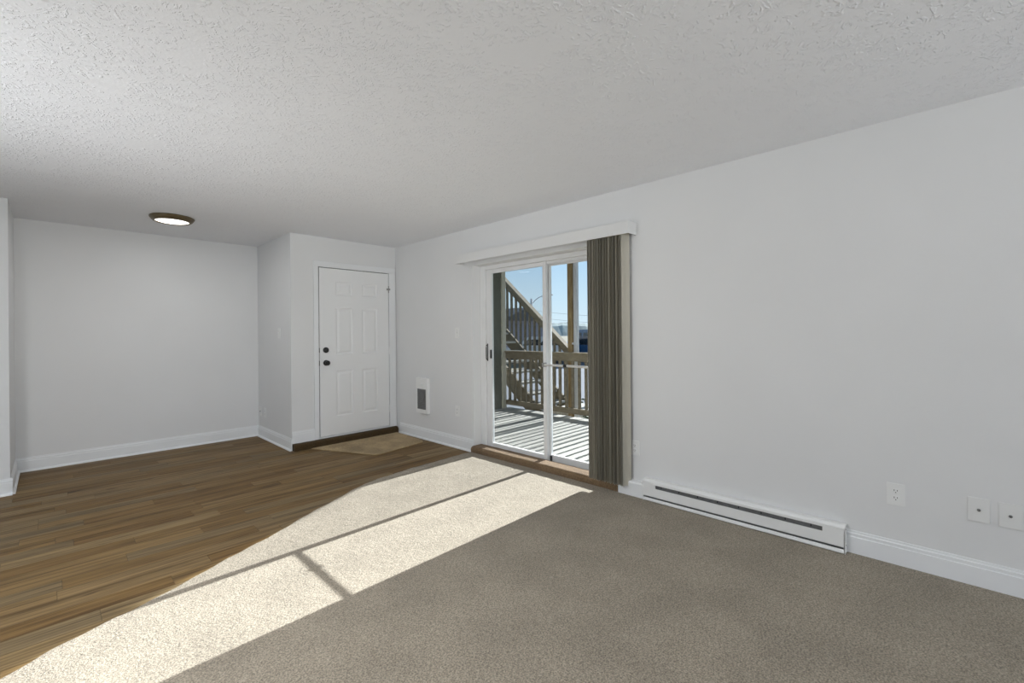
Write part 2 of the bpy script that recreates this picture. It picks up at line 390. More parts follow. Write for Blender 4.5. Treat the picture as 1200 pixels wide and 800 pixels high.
# ---- floor: sub-floor with individual vinyl planks, carpet on top of the near part
bm = nb(); box(bm, XLL-0.12, XW-0.05, YR-0.12, YB+0.12, -0.10, -0.0045)
floor = struct(obj('floor', bm, 'gap'), 'wood-look plank floor of the entry and alcove', 'floor')
EDGE = [(XR-0.004, 3.705), (2.75, 3.700), (2.30, 3.672), (2.02, 3.640), (1.756, 3.545), (1.40, 3.355), (1.064, 3.165), (0.66, 2.955), (0.264, 2.757), (-0.02, 2.645), (-0.25, 2.50), (-1.2, 1.98), (XLL+0.01, 0.4)]
def edge_y(x):
    for (xa, ya), (xb, yb) in zip(EDGE, EDGE[1:]):
        if xb <= x <= xa: return ya+(yb-ya)*(x-xa)/(xb-xa)
    return 9
PW = 0.125; plank_mesh = {}
def plank(x0, x1, y0, y1):
    L_ = round((x1-x0), 2); W_ = round(y1-y0, 3); key = (L_, W_)
    if key not in plank_mesh:
        b_ = nb(); box(b_, 0.0008, L_-0.0008, 0.0008, W_-0.0008, -0.0045, 0.0)
        bmesh.ops.recalc_face_normals(b_, faces=b_.faces)
        me = bpy.data.meshes.new('plank'); b_.to_mesh(me); b_.free(); me.materials.append(M['wood']); plank_mesh[key] = me
    o = bpy.data.objects.new('plank', plank_mesh[key]); COL.objects.link(o); o.parent = floor; o.location = (x0, y0, 0)
row = 0; y = YB
while y > 1.3:
    y0 = y-PW
    xmax = XO if y0 > YD-0.01 else XR
    if y0 > YS: xmin = XL
    else: xmin = -1.9 if y0 < 3.6 else -1.2
    x = xmin - random.choice((0, 0.2, 0.4, 0.55, 0.7))
    while x < xmax:
        L_ = random.choice((0.62, 0.78, 0.92, 1.06, 1.22)); a, c = max(x, xmin), min(x+L_, xmax)
        if c-a > 0.03 and (edge_y(max(min((a+c)/2, 3.2), -2.9)) < y+0.02 or edge_y(min(max(a, -2.9), 3.2)) < y+0.02) and a > -1.9:
            plank(round(a, 2), round(c, 2), y0, y)
        x += L_
    y = y0; row += 1

# carpet: dense top surface with a rolled edge
bm = nb()
out = [(x, y_) for x, y_ in EDGE]
fine = []
for (xa, ya), (xb, yb) in zip(out, out[1:]):
    nseg = max(1, int(abs(xa-xb)/0.03))
    for i in range(nseg):
        t_ = i/nseg; x = xa+(xb-xa)*t_; fine.append((x, ya+(yb-ya)*t_+0.006*math.sin(x*11)+0.004*math.sin(x*37+1)))
fine.append(out[-1])
poly = fine+[(XLL+0.004, YR+0.004), (XR-0.004, YR+0.004)]
cz = 0.012
top = [bm.verts.new((x, y_-0.012, cz)) for x, y_ in fine]
edg = [bm.verts.new((x, y_-0.003, cz*0.65)) for x, y_ in fine]
low = [bm.verts.new((x, y_, 0.0)) for x, y_ in fine]
c0 = bm.verts.new((XLL+0.004, YR+0.004, cz)); c1 = bm.verts.new((XR-0.004, YR+0.004, cz))
bm.faces.new(top+[c0, c1])
for A, B in ((top, edg), (edg, low)):
    for i in range(len(A)-1): bm.faces.new((A[i], A[i+1], B[i+1], B[i]))
cp = obj('carpet', bm, 'carpet')
cp['kind'] = 'structure'; cp['label'] = 'beige cut-pile carpet with a diagonal edge against the wood-look floor'; cp['category'] = 'carpet'

# ---- baseboards
def base(name, a, b, nrm, label, shoe=True, hgt=0.135, z0=0.0, ext=(0, 0)):
    a = Vector((*a, 0)); b = Vector((*b, 0)); d = (b-a).normalized(); nn = Vector((*nrm, 0)); a -= d*ext[0]; b += d*ext[1]
    prof = [(0, z0), (0.014, z0), (0.014, z0+hgt-0.035), (0.0105, z0+hgt-0.032), (0.0105, z0+hgt-0.016), (0.006, z0+hgt-0.012), (0.005, z0+hgt), (0, z0+hgt)]
    bm = nb(); prism(bm, [a+nn*p+Vector((0, 0, q)) for p, q in prof], b-a)
    o = struct(obj(name, bm, 'trim'), label, 'baseboard')
    if shoe:
        q = [(0.0145, z0), (0.030, z0), (0.029, z0+0.008), (0.025, z0+0.014), (0.019, z0+0.018), (0.0145, z0+0.019)]
        bm = nb(); prism(bm, [a+nn*p+Vector((0, 0, h_)) for p, h_ in q], b-a); obj('shoe_moulding', bm, 'trim', o)
    return o
base('baseboard_back', (XL, YB), (XO, YB), (0, -1), 'white baseboard along the far alcove wall')
base('baseboard_return', (XO, YD), (XO, YB), (-1, 0), 'white baseboard on the shaded return wall', ext=(0.014, -0.031))
base('baseboard_entry', (XO, YD), (2.13, YD), (0, -1), 'short white baseboard left of the entry door', shoe=False, z0=0.075, hgt=0.135)
base('baseboard_right', (XR, OY1+0.002), (XR, YD), (-1, 0), 'white baseboard below the wall fan heater', ext=(0, -0.09))
base('baseboard_front', (XR, YR+0.01), (XR, 0.415), (-1, 0), 'white baseboard running right of the long heater', shoe=False, z0=0.010, hgt=0.13)
base('baseboard_alcove', (XL, YS), (XL, YB), (1, 0), 'narrow white baseboard inside the left alcove corner', ext=(0.0, -0.031))
base('baseboard_side', (XLL+0.01, YS), (XL, YS), (0, -1), 'white baseboard end at the left edge', ext=(0, 0.014))

# ---- carpeted door steps
def roll_step(name, a, b, nrm, dep, hgt, mat, label, z0=0.0):
    """rounded carpet-wrapped step along a->b, projecting by dep"""
    a = Vector((*a, 0)); b = Vector((*b, 0)); nn = Vector((*nrm, 0)); prof = [(0, z0), (dep*0.97, z0)]
    r = min(hgt*0.48, dep*0.5)
    for i in range(7):
        t_ = i/6*PI/2; prof.append((dep-r+r*math.cos(t_), z0+hgt-r+r*math.sin(t_)))
    prof.append((0, z0+hgt))
    bm = nb(); N_ = 40; rows = []
    for i in range(N_+1):
        c = a+(b-a)*(i/N_); j = 0.002*math.sin(i*1.7)
        rows.append([bm.verts.new(c+nn*(p+(j if p > 0.01 else 0))+Vector((0, 0, q+(j*0.5 if q > z0+0.01 else 0)))) for p, q in prof])
    for A, B in zip(rows, rows[1:]):
        for k_ in range(len(prof)): bm.faces.new((A[k_], A[(k_+1) % len(prof)], B[(k_+1) % len(prof)], B[k_]))
    bm.faces.new(rows[0]); bm.faces.new(rows[-1][::-1])
    o = obj(name, bm, mat); smooth_by_angle(o, 50)
    return struct(o, label, 'step')
roll_step('trim_1', (XO+0.004, YD-0.0005), (XR-0.016, YD-0.0005), (0, -1), 0.068, 0.076, 'entry_carpet', 'dark brown carpeted step at the foot of the entry door')
roll_step('trim_2', (XR+0.105, OY0+0.004), (XR+0.105, OY1-0.004), (-1, 0), 0.155, 0.072, 'step_carpet', 'brown carpeted step under the sliding patio door', 0.0)

# ------------------------------------------------------------------ entry door
d1 = root('door_1', ((DX0+DX1)/2, YD+0.02, DZ0)); struct(d1, 'white six panel entry door with black knob and deadbolt', 'door')
YF = YD-0.008                                # slab face
PX = [(2.392, 2.600), (2.728, 2.936)]; PZ = [(0.318, 0.862), (1.055, 1.615), (1.765, 1.925)]
bm = nb()
xs = [DX0, PX[0][0], PX[0][1], PX[1][0], PX[1][1], DX1]; zs = [DZ0, PZ[0][0], PZ[0][1], PZ[1][0], PZ[1][1], PZ[2][0], PZ[2][1], DZ1]
V = {(i, j): bm.verts.new((x, YF, z)) for i, x in enumerate(xs) for j, z in enumerate(zs)}
W = {(i, j): bm.verts.new((x, YF+0.042, z)) for i, x in enumerate(xs) for j, z in enumerate(zs)}
for i in range(5):
    for j in range(7):
        bm.faces.new((W[i, j], W[i+1, j], W[i+1, j+1], W[i, j+1]))
        if i in (1, 3) and j in (1, 3, 5): continue
        bm.faces.new((V[i, j], V[i+1, j], V[i+1, j+1], V[i, j+1]))
for i in range(5):
    for j in (0, 7): bm.faces.new((V[i, j], V[i+1, j], W[i+1, j], W[i, j]))
for j in range(7):
    for i in (0, 5): bm.faces.new((V[i, j], V[i, j+1], W[i, j+1], W[i, j]))
obj('door_slab', bm, 'door', d1)
for xa, xb in PX:
    for za, zb in PZ:
        bm = nb(); rings = []
        for ins, dep in ((0, 0), (0.006, 0.007), (0.016, 0.0095), (0.024, 0.008), (0.042, 0.002)):
            rings.append([bm.verts.new((x, YF+dep, z)) for x, z in ((xa+ins, za+ins), (xb-ins, za+ins), (xb-ins, zb-ins), (xa+ins, zb-ins))])
        for A, B in zip(rings, rings[1:]):
            for i in range(4): bm.faces.new((A[i], A[(i+1) % 4], B[(i+1) % 4], B[i]))
        bm.faces.new(rings[-1]); obj('panel', bm, 'door', d1)
bm = nb(); box(bm, DX0-0.0115, DX1+0.0115, YF+0.0425, YD+0.115, 0.0, DZ1+0.0115); obj('dark_backing', bm, 'dark', d1)  # dark backing: stands in for gap shade around the slab, stops sky leaking in
# casing and jamb
def casing(x0, x1, z0, z1):
    bm = nb(); box(bm, x0, x1, YD-0.014, YD-0.0005, z0, z1, 0.003); obj('casing', bm, 'trim', d1)
casing(2.130, DX0-0.010, 0.077, DZ1+0.008); casing(DX1+0.006, XR-0.012, 0.077, DZ1+0.008); casing(2.130, XR-0.012, DZ1+0.008, 2.158)
bm = nb(); box(bm, DX0-0.02, DX1+0.02, YD-0.006, YD+0.05, 0.0765, DZ0-0.006); obj('sill_strip', bm, 'trim', d1)
for z, nm in ((0.962, 'knob'), (1.113, 'deadbolt')):
    bm = nb(); c = (2.268, YF, z)
    if nm == 'knob': lathe(bm, [(0, -0.0), (0.033, -0.0), (0.033, 0.006), (0.014, 0.010), (0.012, 0.03), (0.026, 0.042), (0.029, 0.055), (0.022, 0.066), (0, 0.068)], c, (0, -1, 0), 28)
    else: lathe(bm, [(0, 0), (0.034, 0), (0.033, 0.010), (0.026, 0.016), (0.013, 0.017), (0.012, 0.030), (0, 0.031)], c, (0, -1, 0), 28)
    o = obj(nm, bm, 'black', d1); smooth_by_angle(o, 40); o['label'] = 'black round '+nm
bm = nb(); box(bm, DX0-0.0005, DX0+0.001, YF-0.001, YF+0.02, 1.085, 1.14); box(bm, DX0-0.0005, DX0+0.001, YF-0.001, YF+0.02, 0.93, 0.99); obj('strike_plate', bm, 'hinge', d1)
for z, mt_ in ((1.880, 'hinge'), (1.08, 'door'), (0.32, 'door')):
    bm = nb(); tube(bm, [(DX1+0.003, YD-0.012, z-0.045), (DX1+0.003, YD-0.012, z+0.045)], 0.0065, 10)
    if mt_ == 'hinge': box(bm, DX1-0.03, DX1+0.022, YD-0.0185, YD-0.0145, z-0.012, z+0.012)
    obj('hinge', bm, mt_, d1)

# ---- mat in front of the entry door
bm = nb(); mp_ = [(2.055, 5.165), (2.405, 4.375), (2.47, 4.362), (3.085, 4.475), (3.125, 4.53), (3.165, 5.17)]
bm2 = nb(); prism(bm2, [(x, y_, 0.0005) for x, y_ in mp_], (0, 0, 0.010))
bmesh.ops.bevel(bm2, geom=list(bm2.edges), offset=0.003, segments=1, affect='EDGES')
bm.free(); tag(obj('door_mat', bm2, 'mat'), 'tan carpet offcut laid as a mat before the entry door', 'mat')

# ------------------------------------------------------------------ sliding patio door
d2 = root('door_2', (3.37, (OY0+OY1)/2, 0.0)); struct(d2, 'white framed sliding glass patio door', 'door')
FX0, FX1 = 3.325, 3.43
def dpart(name, x0, x1, y0, y1, z0, z1, mat='vinyl', bev=0.003):
    bm = nb(); box(bm, x0, x1, y0, y1, z0, z1, bev); return obj(name, bm, mat, d2)
dpart('frame_jamb', FX0, FX1, 3.615, OY1-0.001, 0.03, OZ1-0.001)
dpart('frame_jamb', FX0, FX1, OY0+0.001, OY0+0.085, 0.03, OZ1-0.001)
dpart('frame_head', FX0, FX1, OY0+0.086, 3.614, 1.985, OZ1-0.001)
dpart('frame_head', FX0+0.03, FX0+0.036, OY0+0.086, 3.614, 1.955, 1.984)
dpart('sill_track', FX0-0.002, FX1, OY0+0.001, OY1-0.001, -0.02, 0.029, 'sill')
dpart('track_rail', 3.352, 3.357, OY0+0.086, 3.614, 0.030, 0.045, 'sill', 0)
dpart('track_rail', 3.398, 3.403, OY0+0.086, 3.614, 0.030, 0.045, 'sill', 0)
# sliding (left) panel, inner track
def panel(x0, x1, ya, yb, wa, wb, z0, z1, gl):
    lst = dpart('stile', x0, x1, yb-wb, yb, z0, z1); dpart('stile', x0, x1, ya, ya+wa, z0, z1)
    dpart('rail', x0+0.001, x1-0.001, ya+wa+0.0003, yb-wb-0.0003, z0, z0+0.062); dpart('rail', x0+0.001, x1-0.001, ya+wa+0.0003, yb-wb-0.0003, z1-0.040, z1)
    xm = (x0+x1)/2; g = dpart('glass_pane', xm-0.002, xm+0.002, ya+wa-0.008, yb-wb+0.008, z0+0.055, z1-0.034, 'glass', 0)
    return lst
lead_stile = panel(3.338, 3.372, 2.768, 3.612, 0.042, 0.075, 0.046, 1.983, None)
panel(3.385, 3.418, OY0+0.087, 2.806, 0.075, 0.046, 0.046, 1.983, None)
dpart('insect_screen', 3.4235, 3.4245, 2.80, 3.62, 0.05, 1.97, 'screen', 0)
# handle on the jamb side stile, latch on the glass edge
bm = nb(); tube(bm, [(3.337, 3.597, 1.0), (3.318, 3.597, 1.01), (3.315, 3.597, 1.03), (3.315, 3.597, 1.14), (3.318, 3.597, 1.16), (3.337, 3.597, 1.17)], 0.0055, 10)
box(bm, 3.335, 3.3378, 3.591, 3.603, 0.99, 1.18)
o = obj('handle', bm, 'black', lead_stile); smooth_by_angle(o, 40)
bm = nb(); box(bm, 3.322, 3.3375, 3.530, 3.546, 1.02, 1.115, 0.003); o = obj('latch', bm, 'black', lead_stile); o['label'] = 'black latch'
bm = nb(); box(bm, 3.376, 3.384, 2.742, 2.766, 0.05, 0.10, 0.001); obj('bumper', bm, 'dark', d2)

# security bar across the right pane
sb = root('security_bar', (3.30, 2.4, 0.985)); tag(sb, 'white metal security bar across the right glass panel', 'security bar')
bm = nb(); tube(bm, [(3.302, 2.762, 0.985), (3.302, OY0+0.09, 0.985)], 0.0105, 12); smooth_by_angle(obj('bar', bm, 'steel', sb), 40)
bm = nb(); lathe(bm, [(0, 0), (0.016, 0), (0.016, 0.03), (0.013, 0.034), (0, 0.034)], (3.302, 2.53, 0.985), (0, -1, 0), 14); obj('collar', bm, 'black', sb)
bm = nb(); box(bm, 3.288, 3.3372, 2.763, 2.785, 0.965, 1.005, 0.003); obj('bracket', bm, 'hinge', sb)
bm = nb(); box(bm, 3.286, 3.3245, OY0+0.06, OY0+0.0895, 0.96, 1.01, 0.003); obj('bracket', bm, 'vinyl', sb)

# ------------------------------------------------------------------ vertical blind
vb = root('vertical_blind', (3.15, 2.8, 2.06)); tag(vb, 'taupe vertical blind stacked at the right under a white valance', 'blind')
VY0, VY1, VX0 = 1.735, 3.845, 3.088
bm = nb(); box(bm, VX0, VX0+0.006, VY0, VY1, 2.052, 2.148, 0.002); obj('valance', bm, 'valance', vb)
bm = nb(); box(bm, VX0+0.0062, XR-0.0005, VY0, VY0+0.006, 2.052, 2.148, 0.002); obj('valance_return', bm, 'valance', vb)
bm = nb(); box(bm, VX0+0.0062, XR-0.0005, VY1-0.006, VY1, 2.052, 2.148, 0.002); obj('valance_return', bm, 'valance', vb)
bm = nb(); box(bm, VX0+0.0062, XR-0.0005, VY0+0.0062, VY1-0.0062, 2.142, 2.147); obj('valance_top', bm, 'plastic', vb)
bm = nb(); box(bm, 3.118, 3.158, VY0+0.03, VY1-0.03, 2.085, 2.120, 0.004); obj('headrail', bm, 'vinyl', vb)
vane_me = []
NV = 20
for i in range(NV):
    bm = nb(); hw = 0.0445; nseg = 6; z0, z1 = 0.088, 2.072; pts = []
    for s in range(nseg+1):
        u = -hw+2*hw*s/nseg; bow = 0.010*(1-(u/hw)**2); pts.append((u, bow))
    fr = [[bm.verts.new((u, b_+d_, z)) for u, b_ in pts] for z in (z0, z1) for d_ in (0, 0.0009)]
    for A, B in ((fr[0], fr[2]), (fr[1], fr[3]), (fr[0], fr[1]), (fr[2], fr[3])):
        for s in range(nseg): bm.faces.new((A[s], A[s+1], B[s+1], B[s]))
    for s in (0, nseg): bm.faces.new((fr[0][s], fr[1][s], fr[3][s], fr[2][s]))
    ang = math.radians((-8+random.uniform(-5, 5)) if 0 < i < NV-7 else -16)
    ca, sa = math.cos(ang), math.sin(ang); cx_, cy_ = 3.138+(random.uniform(-0.007, 0.007) if i else 0), 1.795+i*0.0165+random.uniform(-0.003, 0.003)
    for v in bm.verts: x_, y_ = v.co.x, v.co.y; v.co.x = cx_+x_*ca-y_*sa; v.co.y = cy_+x_*sa+y_*ca
    o = obj('vane', bm, 'vane', vb)
    for p in o.data.polygons: p.use_smooth = False
    bm = nb(); tube(bm, [(cx_, cy_, 2.068), (cx_, cy_, 2.09)], 0.003, 6); obj('carrier', bm, 'vinyl', vb)

# ------------------------------------------------------------------ electric baseboard heater
hb = root('baseboard_heater', (3.18, 1.04, 0.012)); tag(hb, 'long white electric baseboard heater on the carpet under the blank wall', 'heater')
HY0, HY1 = 0.418, 1.665; SY0, SY1 = 0.525, 1.565
def hprism(name, prof, y0, y1, mat='heater', smooth=False):
    bm = nb(); prism(bm, [(x, y0, z) for x, z in prof], (0, y1-y0, 0)); return obj(name, bm, mat, hb)
hprism('back_plate', [(XR-0.0005, 0.015), (XR-0.006, 0.015), (XR-0.006, 0.168), (XR-0.0005, 0.168)], HY0+0.002, HY1-0.002)
hprism('top_panel', [(XR-0.0065, 0.170), (3.168, 0.170), (3.158, 0.163), (3.155, 0.158), (3.152, 0.156), (3.152, 0.140), (3.156, 0.140), (3.160, 0.160), (3.172, 0.167), (XR-0.0065, 0.167)], HY0, HY1)
hprism('front_panel', [(3.152, 0.113), (3.152, 0.050), (3.155, 0.046), (3.160, 0.050), (3.157, 0.113)], HY0+0.004, HY1)
for ya, yb in ((HY0, SY0), (SY1, HY1)):
    hprism('cover_plate', [(3.1515, 0.1395), (3.1515, 0.1135), (3.157, 0.1135), (3.157, 0.1395)], ya+0.004, yb)
hprism('element', [(3.172, 0.145), (3.172, 0.105), (3.196, 0.105), (3.196, 0.145)], SY0-0.01, SY1+0.01, 'fin')
for i in range(8):
    yy = SY0+0.06+i*0.135
    bm = nb(); box(bm, 3.1695, 3.1718, yy-0.003, yy+0.003, 0.119, 0.131); obj('clip', bm, 'dark', hb)
hprism('bottom_lip', [(3.148, 0.034), (3.144, 0.018), (3.150, 0.013), (XR-0.0065, 0.013), (XR-0.0065, 0.017), (3.154, 0.018), (3.154, 0.036)], HY0+0.004, HY1)
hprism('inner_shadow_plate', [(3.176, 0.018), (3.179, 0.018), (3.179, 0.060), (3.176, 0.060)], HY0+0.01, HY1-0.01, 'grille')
hprism('end_cap', [(XR-0.0065, 0.0125), (3.146, 0.0125), (3.149, 0.165), (3.160, 0.171), (XR-0.0065, 0.171)], HY0-0.003, HY0)
hprism('end_cap', [(XR-0.0065, 0.0125), (3.146, 0.0125), (3.149, 0.165), (3.160, 0.171), (XR-0.0065, 0.171)], HY1, HY1+0.003)
for z in (0.06, 0.15):
    bm = nb(); lathe(bm, [(0, 0), (0.004, 0), (0.003, 0.002), (0, 0.002)], (3.165, HY0-0.003, z), (0, -1, 0), 8); obj('screw', bm, 'hinge', hb)
# boxed filler between heater and patio door
bm = nb(); prism(bm, [(XR-0.0005, HY1+0.004, z) if False else (x, HY1+0.004, z) for x, z in ((XR-0.0005, 0.012), (3.158, 0.012), (3.158, 0.112), (3.164, 0.124), (XR-0.0005, 0.132))], (0, OY0-0.002-HY1-0.004, 0))
struct(obj('trim_3', bm, 'trim'), 'white boxed filler between the patio door and the long heater', 'trim')

# ------------------------------------------------------------------ wall fan heater
fh = root('wall_heater', (XR, 4.62, 0.31)); tag(fh, 'small white wall fan heater with grey grille left of the patio door', 'heater')
FY0, FY1, FZ0, FZ1, FXF = 4.50, 4.735, 0.318, 0.752, 3.176
bm = nb(); box(bm, FXF+0.001, XR-0.0005, FY0, FY1, FZ0, FZ1, 0.005); obj('housing', bm, 'heater', fh)
bm = nb()
for a in ((FY0+0.004, FY0+0.026, FZ0+0.004, FZ1-0.004), (FY1-0.026, FY1-0.004, FZ0+0.004, FZ1-0.004), (FY0+0.026, FY1-0.026, FZ0+0.004, FZ0+0.05), (FY0+0.026, FY1-0.026, 0.618, FZ1-0.004)):
    box(bm, FXF-0.008, FXF+0.0005, *a)
obj('face_frame', bm, 'heater', fh)
bm = nb(); box(bm, FXF-0.001, FXF+0.0005, FY0+0.0265, FY1-0.0265, FZ0+0.0505, 0.6175); obj('grille_back', bm, 'grille', fh)
for i in range(15):
    z = FZ0+0.058+i*0.0165
    bm = nb(); box(bm, FXF-0.006, FXF-0.0012, FY0+0.027, FY1-0.027, z, z+0.005); obj('louvre', bm, 'fin', fh)
bm = nb(); lathe(bm, [(0.0, 0), (0.062, 0), (0.062, 0.004), (0.052, 0.004), (0.052, 0.001), (0, 0.001)], (FXF-0.0062, 4.617, 0.535), (-1, 0, 0), 28); obj('fan_ring', bm, 'grille', fh)
bm = nb(); lathe(bm, [(0, 0), (0.018, 0), (0.016, 0.014), (0, 0.015)], (FXF-0.0082, 4.60, 0.662), (-1, 0, 0), 18); obj('thermostat_knob', bm, 'plastic', fh)

# ------------------------------------------------------------------ wall plates
def plate_at(name, wall, u, z, kind, label, cat, w_=0.075, h_=0.118, group=None):
    """wall 'R' = right wall (u is y), 'O' = return wall"""
    X = XR if wall == 'R' else XO
    r_ = root(name, (X, u, z)); tag(r_, label, cat, group)
    bm = nb(); box(bm, X-0.006, X-0.0004, u-w_/2, u+w_/2, z-h_/2, z+h_/2, 0.0025); obj('cover_plate', bm, 'plastic' if kind != 'coax' else 'plate', r_)
    if kind == 'outlet':
        for dz in (0.0195, -0.0195):
            bm = nb(); pts = []
            for i in range(20):
                t_ = 2*PI*i/20; pts.append((X-0.0062, u+0.0165*math.cos(t_), z+dz+max(-0.0125, min(0.0125, 0.0175*math.sin(t_)))))
            prism(bm, pts, (-0.0022, 0, 0)); s = obj('socket', bm, 'plastic', r_)
            for dy, hz in ((0.0065, 0.0085), (-0.0065, 0.0075)):
                bm = nb(); box(bm, X-0.0090, X-0.0083, u+dy-0.0013, u+dy+0.0013, z+dz+0.0035-hz/2, z+dz+0.0035+hz/2); obj('slot', bm, 'dark', s)
            bm = nb(); lathe(bm, [(0, 0), (0.0026, 0), (0.0026, 0.0006), (0, 0.0006)], (X-0.0084, u, z+dz-0.0075), (-1, 0, 0), 10); obj('ground_hole', bm, 'dark', s)
        bm = nb(); lathe(bm, [(0, 0), (0.003, 0), (0.002, 0.0012), (0, 0.0012)], (X-0.006, u, z), (-1, 0, 0), 10); obj('screw', bm, 'plate', r_)
    elif kind == 'switch':
        bm = nb(); box(bm, X-0.0075, X-0.0061, u-0.006, u+0.006, z-0.013, z+0.013); tb = obj('toggle_base', bm, 'plate', r_)
        bm = nb(); prism(bm, [(X-0.0076, u-0.0035, z-0.006), (X-0.0076, u-0.0035, z+0.008), (X-0.018, u-0.0035, z+0.013), (X-0.018, u-0.0035, z+0.007)], (0, 0.007, 0)); obj('toggle', bm, 'plastic', tb)
        for dz in (0.03, -0.03):
            bm = nb(); lathe(bm, [(0, 0), (0.003, 0), (0.002, 0.0012), (0, 0.0012)], (X-0.006, u, z+dz), (-1, 0, 0), 10); obj('screw', bm, 'hinge', r_)
    else:
        bm = nb(); lathe(bm, [(0, 0), (0.0075, 0), (0.0075, 0.003), (0.0048, 0.003), (0.0048, 0.010), (0.0025, 0.010), (0, 0.010)], (X-0.006, u, z), (-1, 0, 0), 6); jk = obj('coax_jack', bm, 'fin', r_)
        bm = nb(); lathe(bm, [(0, 0), (0.0024, 0), (0, 0.0005)], (X-0.0162, u, z), (-1, 0, 0), 8); obj('jack_hole', bm, 'dark', jk)
    return r_
plate_at('wall_outlet', 'R', 1.763, 0.378, 'outlet', 'white double outlet just right of the blind, above the long heater', 'outlet')
plate_at('wall_outlet', 'R', 0.198, 0.392, 'outlet', 'white double outlet on the blank wall right of the long heater', 'outlet', 0.078, 0.12)
plate_at('cable_plate', 'R', -0.116, 0.391, 'coax', 'white cable jack plate, nearer the double outlet', 'wall plate', 0.078, 0.12)
plate_at('cable_plate', 'R', -0.222, 0.389, 'coax', 'white cable jack plate at the right edge of the view', 'wall plate', 0.078, 0.12)
plate_at('light_switch', 'R', 3.965, 1.300, 'switch', 'white light switch between entry door and patio door', 'switch')
plate_at('wall_outlet', 'R', 3.972, 0.416, 'outlet', 'white outlet low between the fan heater and the patio door', 'outlet')
plate_at('light_switch', 'O', 5.615, 1.315, 'switch', 'white light switch on the shaded return wall', 'switch')
plate_at('wall_outlet', 'O', 6.13, 0.325, 'outlet', 'white outlet low on the shaded return wall', 'outlet')
plate_at('cable_plate', 'O', 6.30, 0.325, 'coax', 'white cable jack plate in the corner of the shaded return wall', 'wall plate')

# ------------------------------------------------------------------ ceiling light
def ceiling_light(c, label, power):
    cl = root('ceiling_light', c); tag(cl, label, 'ceiling light')
    bm = nb(); lathe(bm, [(0.150, 0.0), (0.176, 0.0), (0.178, 0.006), (0.172, 0.018), (0.160, 0.034), (0.150, 0.042), (0.137, 0.044), (0.134, 0.040), (0.140, 0.002)], (c[0], c[1], H-0.0005), (0, 0, -1), 56)
    smooth_by_angle(obj('ring', bm, 'bronze', cl), 35)
    bm = nb(); lathe(bm, [(0.1335, 0.036), (0.12, 0.041), (0.08, 0.047), (0.04, 0.050), (0, 0.051)], (c[0], c[1], H), (0, 0, -1), 48)
    smooth_by_angle(obj('lens', bm, 'diffuser', cl), 60)
    d = bpy.data.lights.new('lamp_glow', 'AREA'); d.shape = 'DISK'; d.size = 0.25; d.energy = power; d.color = (0.98, 0.99, 1.0)
    o = bpy.data.objects.new('lamp_glow', d); COL.objects.link(o); o.location = (c[0], c[1], H-0.055)
ceiling_light((0.835, 5.36, H), 'flush round ceiling light with bronze ring and lit white lens, before the far wall', 4)
ceiling_light((-0.6, 1.7, H), 'added flush round ceiling light with bronze ring, unseen, left of the view, for fill', 60)  # added unseen fixture that gives fill light

# ------------------------------------------------------------------ outside: deck, railing, porch
DZ = -0.06; RX = 5.80
dk = root('deck', (4.6, 3.5, DZ)); tag(dk, 'weathered grey timber deck outside the patio door', 'deck')
y = 5.747; wd = 0.138; dm = None
while y > 0.2:
    if dm is None:
        bm = nb(); box(bm, -1.145, 1.26, 0, wd-0.009, -0.032, 0, 0.003); dm = obj('board', bm, 'deck'); dm.parent = dk; dm.location = (0, y-wd-3.5, 0)
    else:
        o = dm.copy(); COL.objects.link(o); o.parent = dk; o.location = (random.uniform(-0.01, 0.01), y-wd-3.5, random.uniform(-0.002, 0.002))
    y -= wd
for xj in (3.55, 4.3, 5.05, 5.75):
    bm = nb(); box(bm, xj-0.02, xj+0.02, 0.25, 5.745, DZ-0.25, DZ-0.033); obj('joist', bm, 'rail_wood', dk)
for yy in (0.4, 2.4, 4.4, 5.6):
    bm = nb(); box(bm, 5.66, 5.72, yy-0.04, yy+0.04, -0.62, DZ-0.033); obj('pier', bm, 'rail_wood', dk)

dr = root('deck_railing', (RX, 3.4, DZ)); tag(dr, 'brown timber deck railing with square balusters outside the glass', 'railing')
def rpart(name, *a, mat='rail_wood', bev=0.004, par=dr):
    bm = nb(); box(bm, *a, bev); return obj(name, bm, mat, par)
rpart('top_rail', RX-0.03, RX+0.03, 0.9, 5.745, 0.835, 0.94)
rpart('cap_rail', RX-0.06, RX+0.075, 0.9, 5.745, 0.9405, 0.975)
rpart('bottom_rail', RX-0.03, RX+0.03, 0.9, 5.745, 0.0, 0.085)
bal = None; yy = 5.67
while yy > 1.0:
    if bal is None:
        bm = nb(); box(bm, -0.019, 0.019, -0.019, 0.019, 0.0855+0.06, 0.8345+0.06, 0.002); bal = obj('baluster', bm, 'rail_wood'); bal.parent = dr
        bal.location = (0, yy-3.4, 0)
    else:
        o = bal.copy(); COL.objects.link(o); o.parent = dr; o.location = (0, yy-3.4, 0)
    yy -= 0.1275
rpart('end_post', RX-0.045, RX+0.045, 0.81, 0.899, DZ+0.004, 1.02)
# porch post and downpipe
pp = root('porch_post', (5.95, 4.40, -0.6)); tag(pp, 'brown square timber porch post rising behind the deck railing', 'post')
bm = nb(); box(bm, 5.905, 5.995, 4.352, 4.442, -0.60, 2.698, 0.004); obj('shaft', bm, 'post_wood', pp)
dp = root('downpipe', (5.96, 4.30, -0.6)); tag(dp, 'grey rectangular downpipe strapped beside the porch post', 'downpipe')
bm = nb(); box(bm, 5.93, 5.99, 4.275, 4.342, -0.60, 2.698, 0.008); obj('pipe', bm, 'grey_metal', dp)
bm = nb(); box(bm, 5.897, 5.9295, 4.268, 4.349, 1.10, 1.13, 0.001); obj('strap', bm, 'grey_metal', dp)
